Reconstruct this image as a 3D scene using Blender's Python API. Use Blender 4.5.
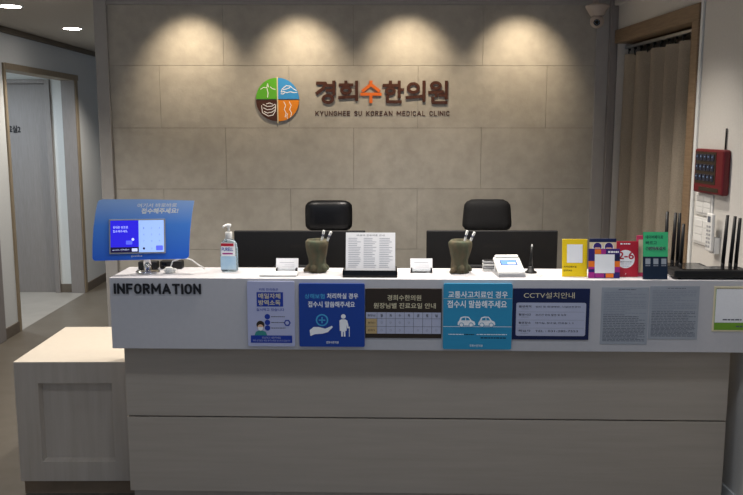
import bpy, bmesh, math, random
from mathutils import Vector, Matrix
random.seed(7)
R = math.radians
for o in list(bpy.data.objects): bpy.data.objects.remove(o)
scn = bpy.context.scene
COL = scn.collection

# ------------------------------------------------------------ camera
cam_d = bpy.data.cameras.new('camera')
cam_d.sensor_width = 36.0; cam_d.sensor_fit = 'HORIZONTAL'
cam_d.lens = 815.0/743.0*36.0
cam = bpy.data.objects.new('camera', cam_d); COL.objects.link(cam)
cam.location = (0, 0, 1.69)
cam.rotation_euler = (R(90-8.4), 0, -math.atan(6.5/815))
scn.camera = cam
# ------------------------------------------------------------ world, view
world = bpy.data.worlds.new('world'); scn.world = world; world.use_nodes = True
bg = world.node_tree.nodes['Background']
bg.inputs[0].default_value = (0.66, 0.78, 1.0, 1); bg.inputs[1].default_value = 0.21
scn.view_settings.view_transform = 'Standard'; scn.view_settings.look = 'None'
scn.view_settings.gamma = 1.0; scn.view_settings.use_curve_mapping = False
scn.view_settings.exposure = 0.9

def spot(name, loc, power, color, angle=110, blend=0.8, target=None, size=0.05):
    d = bpy.data.lights.new(name, 'SPOT'); d.energy = power; d.color = color
    d.spot_size = R(angle); d.spot_blend = blend; d.shadow_soft_size = size
    o = bpy.data.objects.new(name, d); COL.objects.link(o); o.location = loc
    if target:
        o.rotation_euler = (Vector(target)-Vector(loc)).to_track_quat('-Z', 'Y').to_euler()
    return o
WARM = (1.0, 0.80, 0.56); NEUT = (1.0, 0.92, 0.83); COOL = (0.80, 0.90, 1.0)
CEIL = 2.48
# wall washers over the tiled wall
WASH = [(-1.065, 4.76), (-0.40, 4.76), (0.265, 4.76), (0.95, 4.76)]
for x, y in WASH: spot('wall_washer_light', (x, y, CEIL-0.02), 15, WARM, 78, 1.0, (x, 5.15, CEIL-0.48), 0.03)
# downlights over the reception counter and desk: x, y, watts, cone
OVER = [(-0.80, 3.90, 44, 118), (-0.10, 3.28, 30, 100), (0.62, 3.28, 30, 100), (0.30, 4.0, 62, 132), (1.10, 3.75, 34, 100)]
for x, y, p, a in OVER: spot('counter_light', (x, y, CEIL-0.03), p, NEUT, a, 1.0, (x, y, 1.0), 0.05)
# corridor downlights
HALL = [(-2.33, 5.55), (-2.36, 6.78), (-2.05, 4.1), (-2.28, 7.9)]
HP = [36, 40, 50, 40]
for (x, y), p in zip(HALL, HP): spot('hall_light', (x, y, CEIL-0.03), p, NEUT, 120, 0.8, (x, y, 0), 0.05)
spot('alcove_light', (-3.7, 7.3, CEIL-0.03), 50, COOL, 160, 0.8, (-3.7, 7.3, 0), 0.06)
# waiting room ceiling lights, in front of the counter
WAIT = [(-1.35, 2.45), (0.1, 2.45), (1.15, 2.45)]
for x, y in WAIT: spot('waiting_room_light', (x, y, CEIL-0.03), 11, (0.82, 0.89, 1.0), 150, 0.8, (x, y, 0), 0.10)

# ------------------------------------------------------------ materials
def lin(c):
    if isinstance(c, str): c = tuple(int(c[i:i+2], 16) for i in (0, 2, 4))
    return tuple(((v/255)/12.92 if v/255 <= 0.04045 else ((v/255+0.055)/1.055)**2.4) for v in c)+(1.0,)
MATS = {}
def mat(name, col, rough=0.5, metal=0.0, noise=None, col2=None, stretch=(1,1,1), bump=0.0, bscale=None,
        emit=0.0, trans=0.0, ior=1.45, alpha=1.0, coat=0.0, spec=0.5, weave=False):
    if name in MATS: return MATS[name]
    m = bpy.data.materials.new(name); m.use_nodes = True
    nt = m.node_tree; b = nt.nodes['Principled BSDF']
    b.inputs['Base Color'].default_value = lin(col); b.inputs['Roughness'].default_value = rough
    b.inputs['Metallic'].default_value = metal; b.inputs['IOR'].default_value = ior
    b.inputs['Transmission Weight'].default_value = trans; b.inputs['Alpha'].default_value = alpha
    b.inputs['Coat Weight'].default_value = coat; b.inputs['Specular IOR Level'].default_value = spec
    if emit:
        b.inputs['Emission Color'].default_value = lin(col); b.inputs['Emission Strength'].default_value = emit
    tc = nt.nodes.new('ShaderNodeTexCoord'); mp = nt.nodes.new('ShaderNodeMapping')
    mp.inputs['Scale'].default_value = stretch; nt.links.new(tc.outputs['Object'], mp.inputs['Vector'])
    nz = nt.nodes.new('ShaderNodeTexNoise'); nz.inputs['Scale'].default_value = noise or 30
    nz.inputs['Detail'].default_value = 6; nz.inputs['Roughness'].default_value = 0.6
    nt.links.new(mp.outputs[0], nz.inputs['Vector'])
    if noise:
        mx = nt.nodes.new('ShaderNodeMix'); mx.data_type = 'RGBA'
        mx.inputs['A'].default_value = lin(col); mx.inputs['B'].default_value = lin(col2 or col)
        rp = nt.nodes.new('ShaderNodeMapRange'); rp.inputs[1].default_value = 0.3; rp.inputs[2].default_value = 0.7
        nt.links.new(nz.outputs['Fac'], rp.inputs[0]); nt.links.new(rp.outputs[0], mx.inputs['Factor'])
        nt.links.new(mx.outputs['Result'], b.inputs['Base Color'])
    if bump:
        n2 = nt.nodes.new('ShaderNodeTexNoise'); n2.inputs['Scale'].default_value = bscale or (noise or 30)
        nt.links.new(mp.outputs[0], n2.inputs['Vector'])
        bp = nt.nodes.new('ShaderNodeBump'); bp.inputs['Strength'].default_value = bump; bp.inputs['Distance'].default_value = 0.004
        nt.links.new(n2.outputs['Fac'], bp.inputs['Height']); nt.links.new(bp.outputs[0], b.inputs['Normal'])
    MATS[name] = m; return m
M_tile = mat('stone_tile', 'b4b0a7', 0.55, noise=3.2, col2='a29e95', bump=0.25, bscale=60)
# finer mottling on the tile
def add_mottle(m, scale, c, amt):
    nt = m.node_tree; b = nt.nodes['Principled BSDF']
    src = b.inputs['Base Color'].links[0].from_socket
    nz = nt.nodes.new('ShaderNodeTexNoise'); nz.inputs['Scale'].default_value = scale; nz.inputs['Detail'].default_value = 8
    tc = nt.nodes.new('ShaderNodeTexCoord'); nt.links.new(tc.outputs['Object'], nz.inputs['Vector'])
    mr = nt.nodes.new('ShaderNodeMapRange'); mr.inputs[1].default_value = 0.35; mr.inputs[2].default_value = 0.65; mr.inputs[4].default_value = amt
    nt.links.new(nz.outputs['Fac'], mr.inputs[0])
    mx = nt.nodes.new('ShaderNodeMix'); mx.data_type = 'RGBA'; nt.links.new(mr.outputs[0], mx.inputs['Factor'])
    nt.links.new(src, mx.inputs['A']); mx.inputs['B'].default_value = lin(c); nt.links.new(mx.outputs['Result'], b.inputs['Base Color'])
add_mottle(M_tile, 14, '86827b', 0.30)
M_grout = mat('grout', '7f7d76', 0.9, noise=40, col2='77756e')
M_trim = mat('grey_trim', 'a3a19f', 0.5, noise=20, col2='9d9b99')
M_ceil = mat('ceiling_paint', 'c9c4bb', 0.9, noise=60, col2='c4bfb6')
M_wall = mat('wall_paint', 'd6d8d6', 0.8, noise=80, col2='d0d2d0', bump=0.1, bscale=200)
M_wallr = mat('wall_paint_right', 'cac7c1', 0.8, noise=80, col2='c4c1bb', bump=0.1, bscale=200)
M_crown = mat('brown_moulding', '6f6454', 0.5, noise=12, col2='655b4c', stretch=(1, 8, 8))
M_doorw = mat('grey_wood_laminate', '8f8a88', 0.5, noise=18, col2='85807d', stretch=(6, 6, 0.5), bump=0.05)
M_frame = mat('light_wood_trim', '9a8c76', 0.5, noise=14, col2='8b7d68', stretch=(5, 5, 0.6))
M_oak = mat('oak_header', '846f58', 0.5, noise=14, col2='725d46', stretch=(0.8, 8, 8))
M_floor = mat('floor_tile', '6b655c', 0.35, noise=5, col2='5f594f', bump=0.05)
M_floor2 = mat('alcove_floor_tile', 'a09d97', 0.3, noise=5, col2='94918b', bump=0.05)
M_base = mat('baseboard', '6d6459', 0.5, noise=15, col2='63594f')
M_white = mat('white_solid_surface', 'c6c4c6', 0.42, noise=50, col2='c2c0c2')
M_lam = mat('bleached_wood_laminate', 'b7ac9e', 0.45, noise=6, col2='aea395', stretch=(0.35, 2, 6), bump=0.02)
M_lamv = mat('bleached_wood_vertical', 'bbb1a5', 0.45, noise=6, col2='b0a597', stretch=(6, 2, 0.35), bump=0.02)
M_cabtop = mat('cream_cabinet_top', 'd6ccbc', 0.45, noise=30, col2='d2c8b8')
M_kick = mat('kickboard', '8a7660', 0.6, noise=12, col2='7d6a55')
M_groove = mat('shadow_gap', '2c2825', 0.8)
M_black = mat('black_plastic', '0c0c0e', 0.5, noise=80, col2='0a0a0c')
M_gloss = mat('gloss_black', '0c0c0e', 0.15)
M_leather = mat('black_leather', '0b0c10', 0.36, noise=60, col2='090a0d', bump=0.2, bscale=140)
M_mesh = mat('black_mesh_fabric', '101012', 0.75, noise=150, col2='0b0b0d', bump=0.3, bscale=300)
M_ink = mat('black_ink', '17171b', 0.5)
M_chrome = mat('chrome', 'd2d2d4', 0.15, 1.0, noise=10, col2='c8c8ca')
M_alu = mat('aluminium', 'a9abad', 0.35, 0.9, noise=30, col2='a0a2a4')
M_plw = mat('white_plastic', 'dcdcd9', 0.4, noise=40, col2='d8d8d5')
M_plg = mat('grey_plastic', '9fa0a2', 0.4, noise=40, col2='9a9b9d')
M_paper = mat('paper', 'f4f4f6', 0.7, noise=90, col2='f0f0f2')
M_papg = mat('paper_under_film', 'a3a8b0', 0.3, noise=60, col2='9ea3ab')
M_grey = mat('grey_print', '5b5f6a', 0.6)
M_lgrey = mat('pale_grey_print', '8d929e', 0.6)
M_navy = mat('navy_print', '0f1c48', 0.35)
M_blue = mat('royal_blue_print', '1b3aa0', 0.35)
M_blue2 = mat('blue_poster', '1b4299', 0.3)
M_cyan = mat('cyan_print', '4aa8d8', 0.35)
M_teal = mat('sky_blue_poster', '2f93bd', 0.3)
M_lav = mat('pale_lavender_board', 'b9bddc', 0.35)
M_grid = mat('pale_panel_print', 'b7bbd0', 0.4)
M_wh = mat('white_print', 'f6f7f9', 0.5)
M_brown = mat('brown_board', '31261b', 0.35)
M_tan = mat('tan_print', 'c3a877', 0.5)
M_cream = mat('cream_print', 'ddd2b0', 0.5)
M_red = mat('red_print', 'b81f33', 0.4)
M_redp = mat('red_plastic', '64141d', 0.4, noise=40, col2='5e1119')
M_yel = mat('yellow_print', 'f2cf12', 0.4)
M_orange = mat('orange_print', 'f07a1c', 0.4)
M_orsign = mat('orange_letter', 'e0702a', 0.4)
M_purp = mat('purple_print', '35206f', 0.35)
M_mag = mat('magenta_print', 'a92a86', 0.35)
M_green = mat('green_print', '3fc07d', 0.4)
M_dnavy = mat('dark_navy_print', '0d2138', 0.35)
M_lime = mat('lime_print', '6fa128', 0.4)
M_lgreen = mat('logo_green', '5fb02f', 0.35)
M_lblue = mat('logo_blue', '3f97da', 0.35)
M_lorange = mat('logo_orange', 'e58a22', 0.35)
M_lbrown = mat('logo_brown', '4a2a1c', 0.4)
M_skin = mat('print_skin', 'e6b99a', 0.5)
M_pink = mat('pink_print', 'd7486e', 0.4)
M_pot = mat('bark_pot', '5c4c38', 0.85, noise=28, col2='3a4634', bump=0.8, bscale=45, stretch=(1, 1, 0.5))
M_gel = mat('clear_gel', 'd8ecf7', 0.05, trans=0.85, ior=1.3)
M_gelb = mat('blue_label', '9fc6e2', 0.4, noise=20, col2='c9dfec')
M_acry = mat('acrylic', 'eef2f4', 0.05, trans=0.9, ior=1.2)
M_curt = mat('linen_curtain', 'cabeac', 0.9, noise=160, col2='b6aa98', bump=0.4, bscale=260, stretch=(1, 1, 1))
M_btn = mat('dark_button', '23283a', 0.4)
M_led = mat('led_dial', '6d86a8', 0.5)
M_lamp = mat('lamp_diffuser', 'fff6ee', 0.5, emit=20)
M_scr1 = mat('screen_indigo', '2a1fd8', 0.2, emit=0.39)
M_scr2 = mat('screen_pale_blue', '9fbdf2', 0.2, emit=0.39)
M_scr3 = mat('screen_dark', '1a1040', 0.2, emit=0.21)
M_scr4 = mat('screen_button', '5a66f0', 0.2, emit=0.42)
M_scrt = mat('screen_white', 'cfd8ff', 0.2, emit=0.42)
M_scrk = mat('screen_key_digit', '7f9bd8', 0.2, emit=0.31)
M_lcd = mat('terminal_lcd', '5f84cc', 0.2, emit=0.26)
# kiosk face: blue that fades to pale at its top edge
def kiosk_mat():
    m = mat('kiosk_face_blue', '1d55b8', 0.35); nt = m.node_tree; b = nt.nodes['Principled BSDF']
    tc = nt.nodes.new('ShaderNodeTexCoord'); sp = nt.nodes.new('ShaderNodeSeparateXYZ'); nt.links.new(tc.outputs['Object'], sp.inputs[0])
    cr = nt.nodes.new('ShaderNodeValToRGB'); mr = nt.nodes.new('ShaderNodeMapRange')
    mr.inputs[1].default_value = 0.06; mr.inputs[2].default_value = 0.31
    nt.links.new(sp.outputs['Z'], mr.inputs[0]); nt.links.new(mr.outputs[0], cr.inputs[0])
    cr.color_ramp.elements[0].color = lin('2366dc'); cr.color_ramp.elements[1].color = lin('9dc0f4')
    e = cr.color_ramp.elements.new(0.60); e.color = lin('4f92f0')
    nt.links.new(cr.outputs[0], b.inputs['Base Color']); return m
M_kface = kiosk_mat()

# ------------------------------------------------------------ mesh builder
def Tm(loc=(0,0,0), rot=(0,0,0)):
    from mathutils import Euler
    return Matrix.Translation(loc) @ Euler(rot).to_matrix().to_4x4()
def arcp(cx, cz, rx, rz, a0, a1, n=10): return [(cx+rx*math.cos(R(a0+(a1-a0)*k/n)), cz+rz*math.sin(R(a0+(a1-a0)*k/n))) for k in range(n+1)]
OO = arcp(.5, .68, .5, .32, 0, 180)+arcp(.5, .32, .5, .32, 180, 360)+[(1, .68)]
LAT = {'I': (.0, [[(.5, 0), (.5, 1)]]), 'N': (.62, [[(0, 0), (0, 1)], [(0, 1), (1, 0)], [(1, 0), (1, 1)]]), 'F': (.5, [[(0, 0), (0, 1)], [(0, 1), (1, 1)], [(0, .52), (.88, .52)]]),
 'O': (.58, [OO]), 'R': (.55, [[(0, 0), (0, 1)], [(0, 1), (.55, 1)]+arcp(.58, .74, .42, .26, 90, -90)+[(0, .48)], [(.5, .48), (1, 0)]]),
 'M': (.82, [[(0, 0), (0, 1)], [(0, 1), (.5, .3)], [(.5, .3), (1, 1)], [(1, 1), (1, 0)]]), 'A': (.72, [[(0, 0), (.5, 1)], [(.5, 1), (1, 0)], [(.2, .27), (.8, .27)]]),
 'T': (.62, [[(0, 1), (1, 1)], [(.5, 1), (.5, 0)]]), 'K': (.6, [[(0, 0), (0, 1)], [(0, .35), (1, 1)], [(.35, .6), (1, 0)]]), 'Y': (.62, [[(0, 1), (.5, .45)], [(1, 1), (.5, .45)], [(.5, .45), (.5, 0)]]),
 'U': (.56, [[(0, 1)]+arcp(.5, .32, .5, .32, 180, 360)+[(1, 1)]]), 'G': (.60, [arcp(.5, .68, .5, .32, 35, 180)+arcp(.5, .32, .5, .32, 180, 360)+[(1, .40)], [(1, .42), (.6, .42)]]),
 'H': (.58, [[(0, 0), (0, 1)], [(1, 0), (1, 1)], [(0, .5), (1, .5)]]), 'E': (.5, [[(0, 0), (0, 1)], [(0, 1), (1, 1)], [(0, .52), (.9, .52)], [(0, 0), (1, 0)]]),
 'S': (.54, [arcp(.5, .76, .5, .24, 30, 230)+arcp(.5, .25, .5, .25, 50, -150)]), 'C': (.56, [arcp(.5, .68, .5, .32, 15, 180)+arcp(.5, .32, .5, .32, 180, 345)]),
 'D': (.56, [[(0, 0), (0, 1)], [(0, 1), (.5, 1)]+arcp(.5, .65, .5, .35, 90, 0)+arcp(.5, .35, .5, .35, 0, -90)+[(0, 0)]]), 'L': (.48, [[(0, 0), (0, 1)], [(0, 0), (1, 0)]])}
def latin(b, body, x0, x1, z0, z1, wf, y, ext, m, gap=.16):
    h = 1.0; ws = [(.45 if c == ' ' else LAT[c][0]+wf) for c in body]; tot = sum(ws)+gap*(len(body)-1); k = (x1-x0)/tot; x = x0; Z = z1-z0
    for c, w_ in zip(body, ws):
        if c != ' ': b.glyph(LAT[c][1], x, x+w_*k, z0, z1, wf*Z, y, ext, m)
        x += (w_+gap)*k
class MB:
    def __init__(s): s.bm = bmesh.new(); s.mats = []
    def mi(s, m):
        if m not in s.mats: s.mats.append(m)
        return s.mats.index(m)
    def merge(s, t, m, M=None, smooth=False):
        i = s.mi(m)
        if M is not None: bmesh.ops.transform(t, matrix=M, verts=t.verts)
        vm = {v: s.bm.verts.new(v.co) for v in t.verts}
        for f in t.faces:
            try: nf = s.bm.faces.new([vm[v] for v in f.verts])
            except ValueError: continue
            nf.material_index = i; nf.smooth = smooth
        t.free()
    def box(s, x0, x1, y0, y1, z0, z1, m, bev=0.0, seg=2, M=None, smooth=False):
        t = bmesh.new(); bmesh.ops.create_cube(t, size=1)
        bmesh.ops.transform(t, matrix=Matrix.Translation(((x0+x1)/2, (y0+y1)/2, (z0+z1)/2)) @ Matrix.Diagonal((abs(x1-x0), abs(y1-y0), abs(z1-z0), 1)), verts=t.verts)
        if bev: bmesh.ops.bevel(t, geom=list(t.edges), offset=bev, segments=seg, profile=0.5, affect='EDGES')
        s.merge(t, m, M, smooth)
    def lathe(s, prof, m, M=None, n=24, smooth=True, warp=None):
        t = bmesh.new(); rings = []
        for (r, z) in prof:
            ring = []
            for k in range(n):
                a = 2*math.pi*k/n; rr = r*(warp(a, z) if warp else 1)
                ring.append(t.verts.new((rr*math.cos(a), rr*math.sin(a), z)))
            rings.append(ring)
        for a, b in zip(rings, rings[1:]):
            for k in range(n): t.faces.new((a[k], a[(k+1) % n], b[(k+1) % n], b[k]))
        t.faces.new(list(reversed(rings[0]))); t.faces.new(rings[-1])
        s.merge(t, m, M, smooth)
    def cyl(s, c, r, h, m, axis='z', n=24, M=None, bev=0.0):
        pr = [(r, 0), (r, h)] if not bev else [(r-bev, 0), (r, bev), (r, h-bev), (r-bev, h)]
        rot = {'z': (0, 0, 0), 'y': (R(-90), 0, 0), 'x': (0, R(90), 0)}[axis]
        MM = Tm(c, rot)
        s.lathe(pr, m, (M @ MM) if M is not None else MM, n)
    def tube(s, pts, r, m, n=8, M=None):
        t = bmesh.new(); pts = [Vector(p) for p in pts]; rings = []; up = Vector((0, 0, 1))
        for i, p in enumerate(pts):
            d = (pts[min(i+1, len(pts)-1)]-pts[max(i-1, 0)]).normalized()
            u = up if abs(d.dot(up)) < 0.95 else Vector((1, 0, 0))
            a = d.cross(u).normalized(); b = a.cross(d).normalized()
            rr = r[i] if isinstance(r, (list, tuple)) else r
            rings.append([t.verts.new(p+rr*(math.cos(2*math.pi*k/n)*a+math.sin(2*math.pi*k/n)*b)) for k in range(n)])
        for a, b in zip(rings, rings[1:]):
            for k in range(n): t.faces.new((a[k], a[(k+1) % n], b[(k+1) % n], b[k]))
        t.faces.new(list(reversed(rings[0]))); t.faces.new(rings[-1])
        s.merge(t, m, M, True)
    def prism(s, pts, y0, y1, m, M=None):       # outline in XZ, from y0 (front) to y1
        t = bmesh.new()
        a = [t.verts.new((p[0], y0, p[1])) for p in pts]; b = [t.verts.new((p[0], y1, p[1])) for p in pts]
        t.faces.new(a); t.faces.new(list(reversed(b)))
        for k in range(len(pts)): t.faces.new((a[k], b[k], b[(k+1) % len(pts)], a[(k+1) % len(pts)]))
        bmesh.ops.recalc_face_normals(t, faces=t.faces)
        s.merge(t, m, M)
    def flat(s, pts, y, m, M=None):
        t = bmesh.new(); t.faces.new([t.verts.new((p[0], y, p[1])) for p in pts]); s.merge(t, m, M)
    def stroke(s, pts, w, y, m, M=None, closed=False):
        P = [Vector(p) for p in pts]; n = len(P); L = []; Rr = []
        for i in range(n):
            a = P[i-1] if (i or closed) else P[i]; b = P[(i+1) % n] if (i < n-1 or closed) else P[i]
            d = (b-a).normalized(); nn = Vector((-d.y, d.x))*w/2
            L.append(P[i]+nn); Rr.append(P[i]-nn)
        for i in range(n-1+(1 if closed else 0)):
            j = (i+1) % n; s.flat([L[i], L[j], Rr[j], Rr[i]], y, m, M)
    def text(s, body, x0, x1, z0, z1, y, m, bold=0.0, ext=0.0, keep=False, M=None, space=1.0, shear=0.0):
        c = bpy.data.curves.new('t', 'FONT'); c.body = body; c.align_x = 'LEFT'
        c.space_character = space; c.shear = shear; c.space_line = 0.9
        c.resolution_u = 3
        o = bpy.data.objects.new('t', c); COL.objects.link(o)
        dg = bpy.context.evaluated_depsgraph_get(); dg.update()
        me = bpy.data.meshes.new_from_object(o.evaluated_get(dg))
        bpy.data.objects.remove(o); bpy.data.curves.remove(c)
        if not me.vertices: bpy.data.meshes.remove(me); return
        xs = [v.co.x for v in me.vertices]; ys = [v.co.y for v in me.vertices]
        ax, bx, ay, by = min(xs), max(xs), min(ys), max(ys)
        sx = (x1-x0)/(bx-ax); sz = (z1-z0)/(by-ay)
        if keep: sx = sz = min(sx, sz)
        cx, cz = (x0+x1)/2, (z0+z1)/2; mx, my = (ax+bx)/2, (ay+by)/2
        t = bmesh.new(); t.from_mesh(me); bpy.data.meshes.remove(me)
        for v in t.verts: v.co = Vector((cx+(v.co.x-mx)*sx, y, cz+(v.co.y-my)*sz))
        bmesh.ops.remove_doubles(t, verts=t.verts, dist=1e-7)
        if ext:
            bmesh.ops.recalc_face_normals(t, faces=t.faces)
            g = bmesh.ops.extrude_face_region(t, geom=list(t.faces))
            for v in [e for e in g['geom'] if isinstance(e, bmesh.types.BMVert)]: v.co.y -= ext
            bmesh.ops.recalc_face_normals(t, faces=t.faces)
        if bold > 0:
            d = bold*0.45*min(sx, sz) if keep else bold*0.45*sz; base = t.copy()
            for k, (dx, dz) in enumerate(((-1, 0), (1, 0), (0, 1), (0, -1), (.7, .7), (-.7, .7), (.7, -.7), (-.7, -.7))):
                q = base.copy(); bmesh.ops.translate(q, verts=q.verts, vec=(dx*d, 1e-5*(k+1), dz*d)); s.merge(q, m, M)
            base.free()
        s.merge(t, m, M)
    def glyph(s, strokes, x0, x1, z0, z1, w, y, ext, m, M=None):
        # strokes: polylines in a unit box, or ('o', cx, cz, rx, rz); solid rounded-corner strokes standing off the wall
        h = w/2; X = lambda p: (x0+h+p[0]*(x1-x0-w), z0+h+p[1]*(z1-z0-w)); n = 0
        for st in strokes:
            if st[0] == 'o':
                cx, cz = X(st[1:3]); rx, rz = st[3]*(x1-x0-w), st[4]*(z1-z0-w); N = 28
                t = bmesh.new(); V = []
                for k in range(N):
                    a = 2*math.pi*k/N; c, q = math.cos(a), math.sin(a)
                    V.append([t.verts.new((cx+(rx+d)*c, yy_, cz+(rz+d)*q)) for d, yy_ in ((h, y-ext), (-h, y-ext), (-h, y), (h, y))])
                for k in range(N):
                    A, B = V[k], V[(k+1) % N]
                    for j in range(4): t.faces.new((A[j], B[j], B[(j+1) % 4], A[(j+1) % 4]))
                bmesh.ops.recalc_face_normals(t, faces=t.faces); s.merge(t, m, M); continue
            P = [Vector(X(p)) for p in st]
            for a, b_ in zip(P, P[1:]):
                d = (b_-a).normalized(); nn = Vector((-d.y, d.x))*h; a2, b2 = a-d*h, b_+d*h; e = ext+n*2e-5; n += 1
                if len(P) > 2 or abs(d.x*d.y) > 0.02:
                    a2 = a if a is not P[0] else a-d*h*(abs(d.x)+abs(d.y)-.3); b2 = b_ if b_ is not P[-1] else b_+d*h*.7
                s.prism([tuple(a2+nn), tuple(b2+nn), tuple(b2-nn), tuple(a2-nn)], y-e, y, m, M)
            for a in P[1:-1]: n += 1; s.prism(circ(a.x, a.y, h, 14), y-ext-n*2e-5, y, m, M)
    def build(s, name, parent=None, bevel=0.0):
        me = bpy.data.meshes.new(name); s.bm.normal_update(); s.bm.to_mesh(me); s.bm.free()
        for m in s.mats: me.materials.append(m)
        o = bpy.data.objects.new(name, me); COL.objects.link(o)
        if parent: o.parent = parent
        return o
def thing(name, label, cat, loc=(0,0,0), rotz=0, group=None):
    o = bpy.data.objects.new(name, None); COL.objects.link(o); o.empty_display_size = 0.05
    o.location = loc; o.rotation_euler = (0, 0, rotz); o['label'] = label; o['category'] = cat
    if group: o['group'] = group
    return o
def tag(o, label, cat, group=None):
    o['label'] = label; o['category'] = cat
    if group: o['group'] = group
    return o
def struct(o): o['kind'] = 'structure'; return o
def sbox(name, *a, **k):
    b = MB(); b.box(*a, **k); return struct(b.build(name))
def copy_tree(o, parent=None):
    c = o.copy(); COL.objects.link(c); c.parent = parent
    for ch in list(o.children): copy_tree(ch, c)
    return c
def circ(cx, cz, r, n=24, a0=0, a1=360, rz=None):
    full = a1-a0 >= 360
    return [(cx+r*math.cos(R(a0+(a1-a0)*k/(n if full else n-1))), cz+(rz or r)*math.sin(R(a0+(a1-a0)*k/(n if full else n-1)))) for k in range(n)]
def rrect(x0, x1, z0, z1, r, n=5):
    p = []
    for cx, cz, a in ((x1-r, z1-r, 0), (x0+r, z1-r, 90), (x0+r, z0+r, 180), (x1-r, z0+r, 270)):
        p += [(cx+r*math.cos(R(a+90*k/n)), cz+r*math.sin(R(a+90*k/n))) for k in range(n+1)]
    return p

# ============================================================ SETTING
WY = 5.15                       # face of the tiled wall
XL = -2.89                      # face of the left wall
# floor
sbox('floor', XL, 3.2, -1.5, 10.5, -0.05, 0, M_floor)
sbox('floor_alcove', -4.4, XL, 6.60, 8.42, -0.05, 0.0, M_floor2)
sbox('ceiling', -4.4, 3.2, 0.9, 10.5, CEIL, CEIL+0.08, M_ceil)
# back wall: core, stone tiles, posts, top trim
b = MB(); b.box(-1.648, 1.66, WY+0.012, WY+0.14, 0, CEIL, M_grout)
zs = [2.431, 2.067, 1.685, 1.304, 0.919, 0.538, 0.157, -0.0]
vj = {0: -0.871, 1: -1.272, 2: -0.871, 3: -1.272}
for r_ in range(7):
    z1, z0 = zs[r_], zs[r_+1]; off = -0.871 if r_ % 2 == 0 else -1.270
    x = off-1.6
    while x < 1.5:
        a, c = max(x, -1.575), min(x+0.8, 1.43)
        if c-a > 0.02: b.box(a+0.0009, c-0.0009, WY, WY+0.014, z0+0.0009, z1-0.0009, M_tile)
        x += 0.8
struct(b.build('wall_back'))
sbox('trim_1', -1.652, -1.575, WY-0.025, WY+0.14, 0, CEIL, M_trim, bev=0.004)
b = MB(); b.box(1.425, 1.50, WY-0.02, WY+0.01, 0, CEIL, M_trim, bev=0.003); b.box(1.50, 1.545, WY-0.05, WY+0.01, 0, CEIL, M_doorw, bev=0.003)
struct(b.build('trim_2'))
b = MB(); b.box(-1.575, 1.425, WY-0.03, WY+0.01, 2.452, CEIL, M_trim, bev=0.003); b.box(-1.575, 1.425, WY-0.012, WY+0.01, 2.431, 2.452, M_trim)
struct(b.build('trim_3'))
# left wall with the alcove opening
b = MB()
b.box(XL-0.13, XL, 0.9, 5.30, 0, CEIL, M_wall)
b.box(XL-0.13, XL, 5.30, 6.30, 2.12, CEIL, M_wall)
b.box(XL-0.13, XL, 6.30, 6.68, 0, CEIL, M_wall)
b.box(XL-0.13, XL, 6.68, 8.36, 2.17, CEIL, M_wall)
b.box(XL-0.13, XL, 8.36, 10.5, 0, CEIL, M_wall)
struct(b.build('wall_left'))
b = MB()                          # alcove walls
b.box(-4.45, -4.4, 6.60, 8.50, 0, CEIL, M_wall)
b.box(-4.4, XL-0.13, 6.60, 6.68, 0, CEIL, M_wall)
b.box(-3.14, XL-0.13, 8.30, 8.42, 0, CEIL, M_wall)
b.box(-4.4, -3.68, 8.30, 8.42, 0, CEIL, M_wall)
b.box(-3.68, -3.14, 8.30, 8.42, 2.16, CEIL, M_wall)
struct(b.build('wall_alcove'))
sbox('wall_far', -4.45, 3.2, 10.5, 10.6, 0, CEIL, M_wall)
# wood casing of the alcove opening
b = MB()
b.box(XL-0.15, XL+0.015, 6.65, 6.69, 0, 2.20, M_frame, bev=0.004)
b.box(XL-0.15, XL+0.015, 6.69, 8.36, 2.15, 2.203, M_frame, bev=0.004)
b.box(XL-0.13, XL+0.004, 8.26, 8.35, 0, 2.15, M_doorw, bev=0.003)
b.box(XL-0.005, XL+0.015, 8.27, 8.335, 0, 2.15, M_frame, bev=0.004)
struct(b.build('trim_4'))
# alcove door
b = MB(); b.box(-3.65, -3.19, 8.31, 8.35, 0.0, 2.12, M_doorw, bev=0.003)
b.box(-3.69, -3.65, 8.27, 8.36, 0, 2.16, M_doorw, bev=0.003); b.box(-3.19, -3.14, 8.27, 8.36, 0, 2.16, M_doorw, bev=0.003)
b.box(-3.65, -3.19, 8.272, 8.36, 2.12, 2.16, M_doorw, bev=0.003)
struct(b.build('door_1'))
# nearer door in the left wall
b = MB(); b.box(XL-0.10, XL-0.06, 5.36, 6.24, 0.008, 2.06, M_doorw)
for y0, y1 in ((5.29, 5.37), (6.22, 6.375)): b.box(XL-0.14, XL+0.02, y0, y1, 0, 2.14, M_doorw, bev=0.004)
b.box(XL-0.13, XL+0.018, 5.37, 6.22, 2.06, 2.138, M_doorw, bev=0.004)
struct(b.build('door_2'))
b = MB(); b.box(XL, XL+0.012, 6.375, 6.65, 0, 0.09, M_base, bev=0.003); b.box(XL, XL+0.012, 8.335, 10.5, 0, 0.09, M_base, bev=0.003)
b.box(XL, XL+0.012, 0.9, 5.29, 0, 0.09, M_base, bev=0.003)
struct(b.build('baseboard_left'))
sbox('baseboard_alcove', -3.14, XL-0.13, 8.287, 8.30, 0, 0.09, M_base, bev=0.003)
b = MB(); b.box(XL, XL+0.035, 0.9, 10.5, CEIL-0.045, CEIL, M_crown, bev=0.006); struct(b.build('trim_5'))

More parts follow.
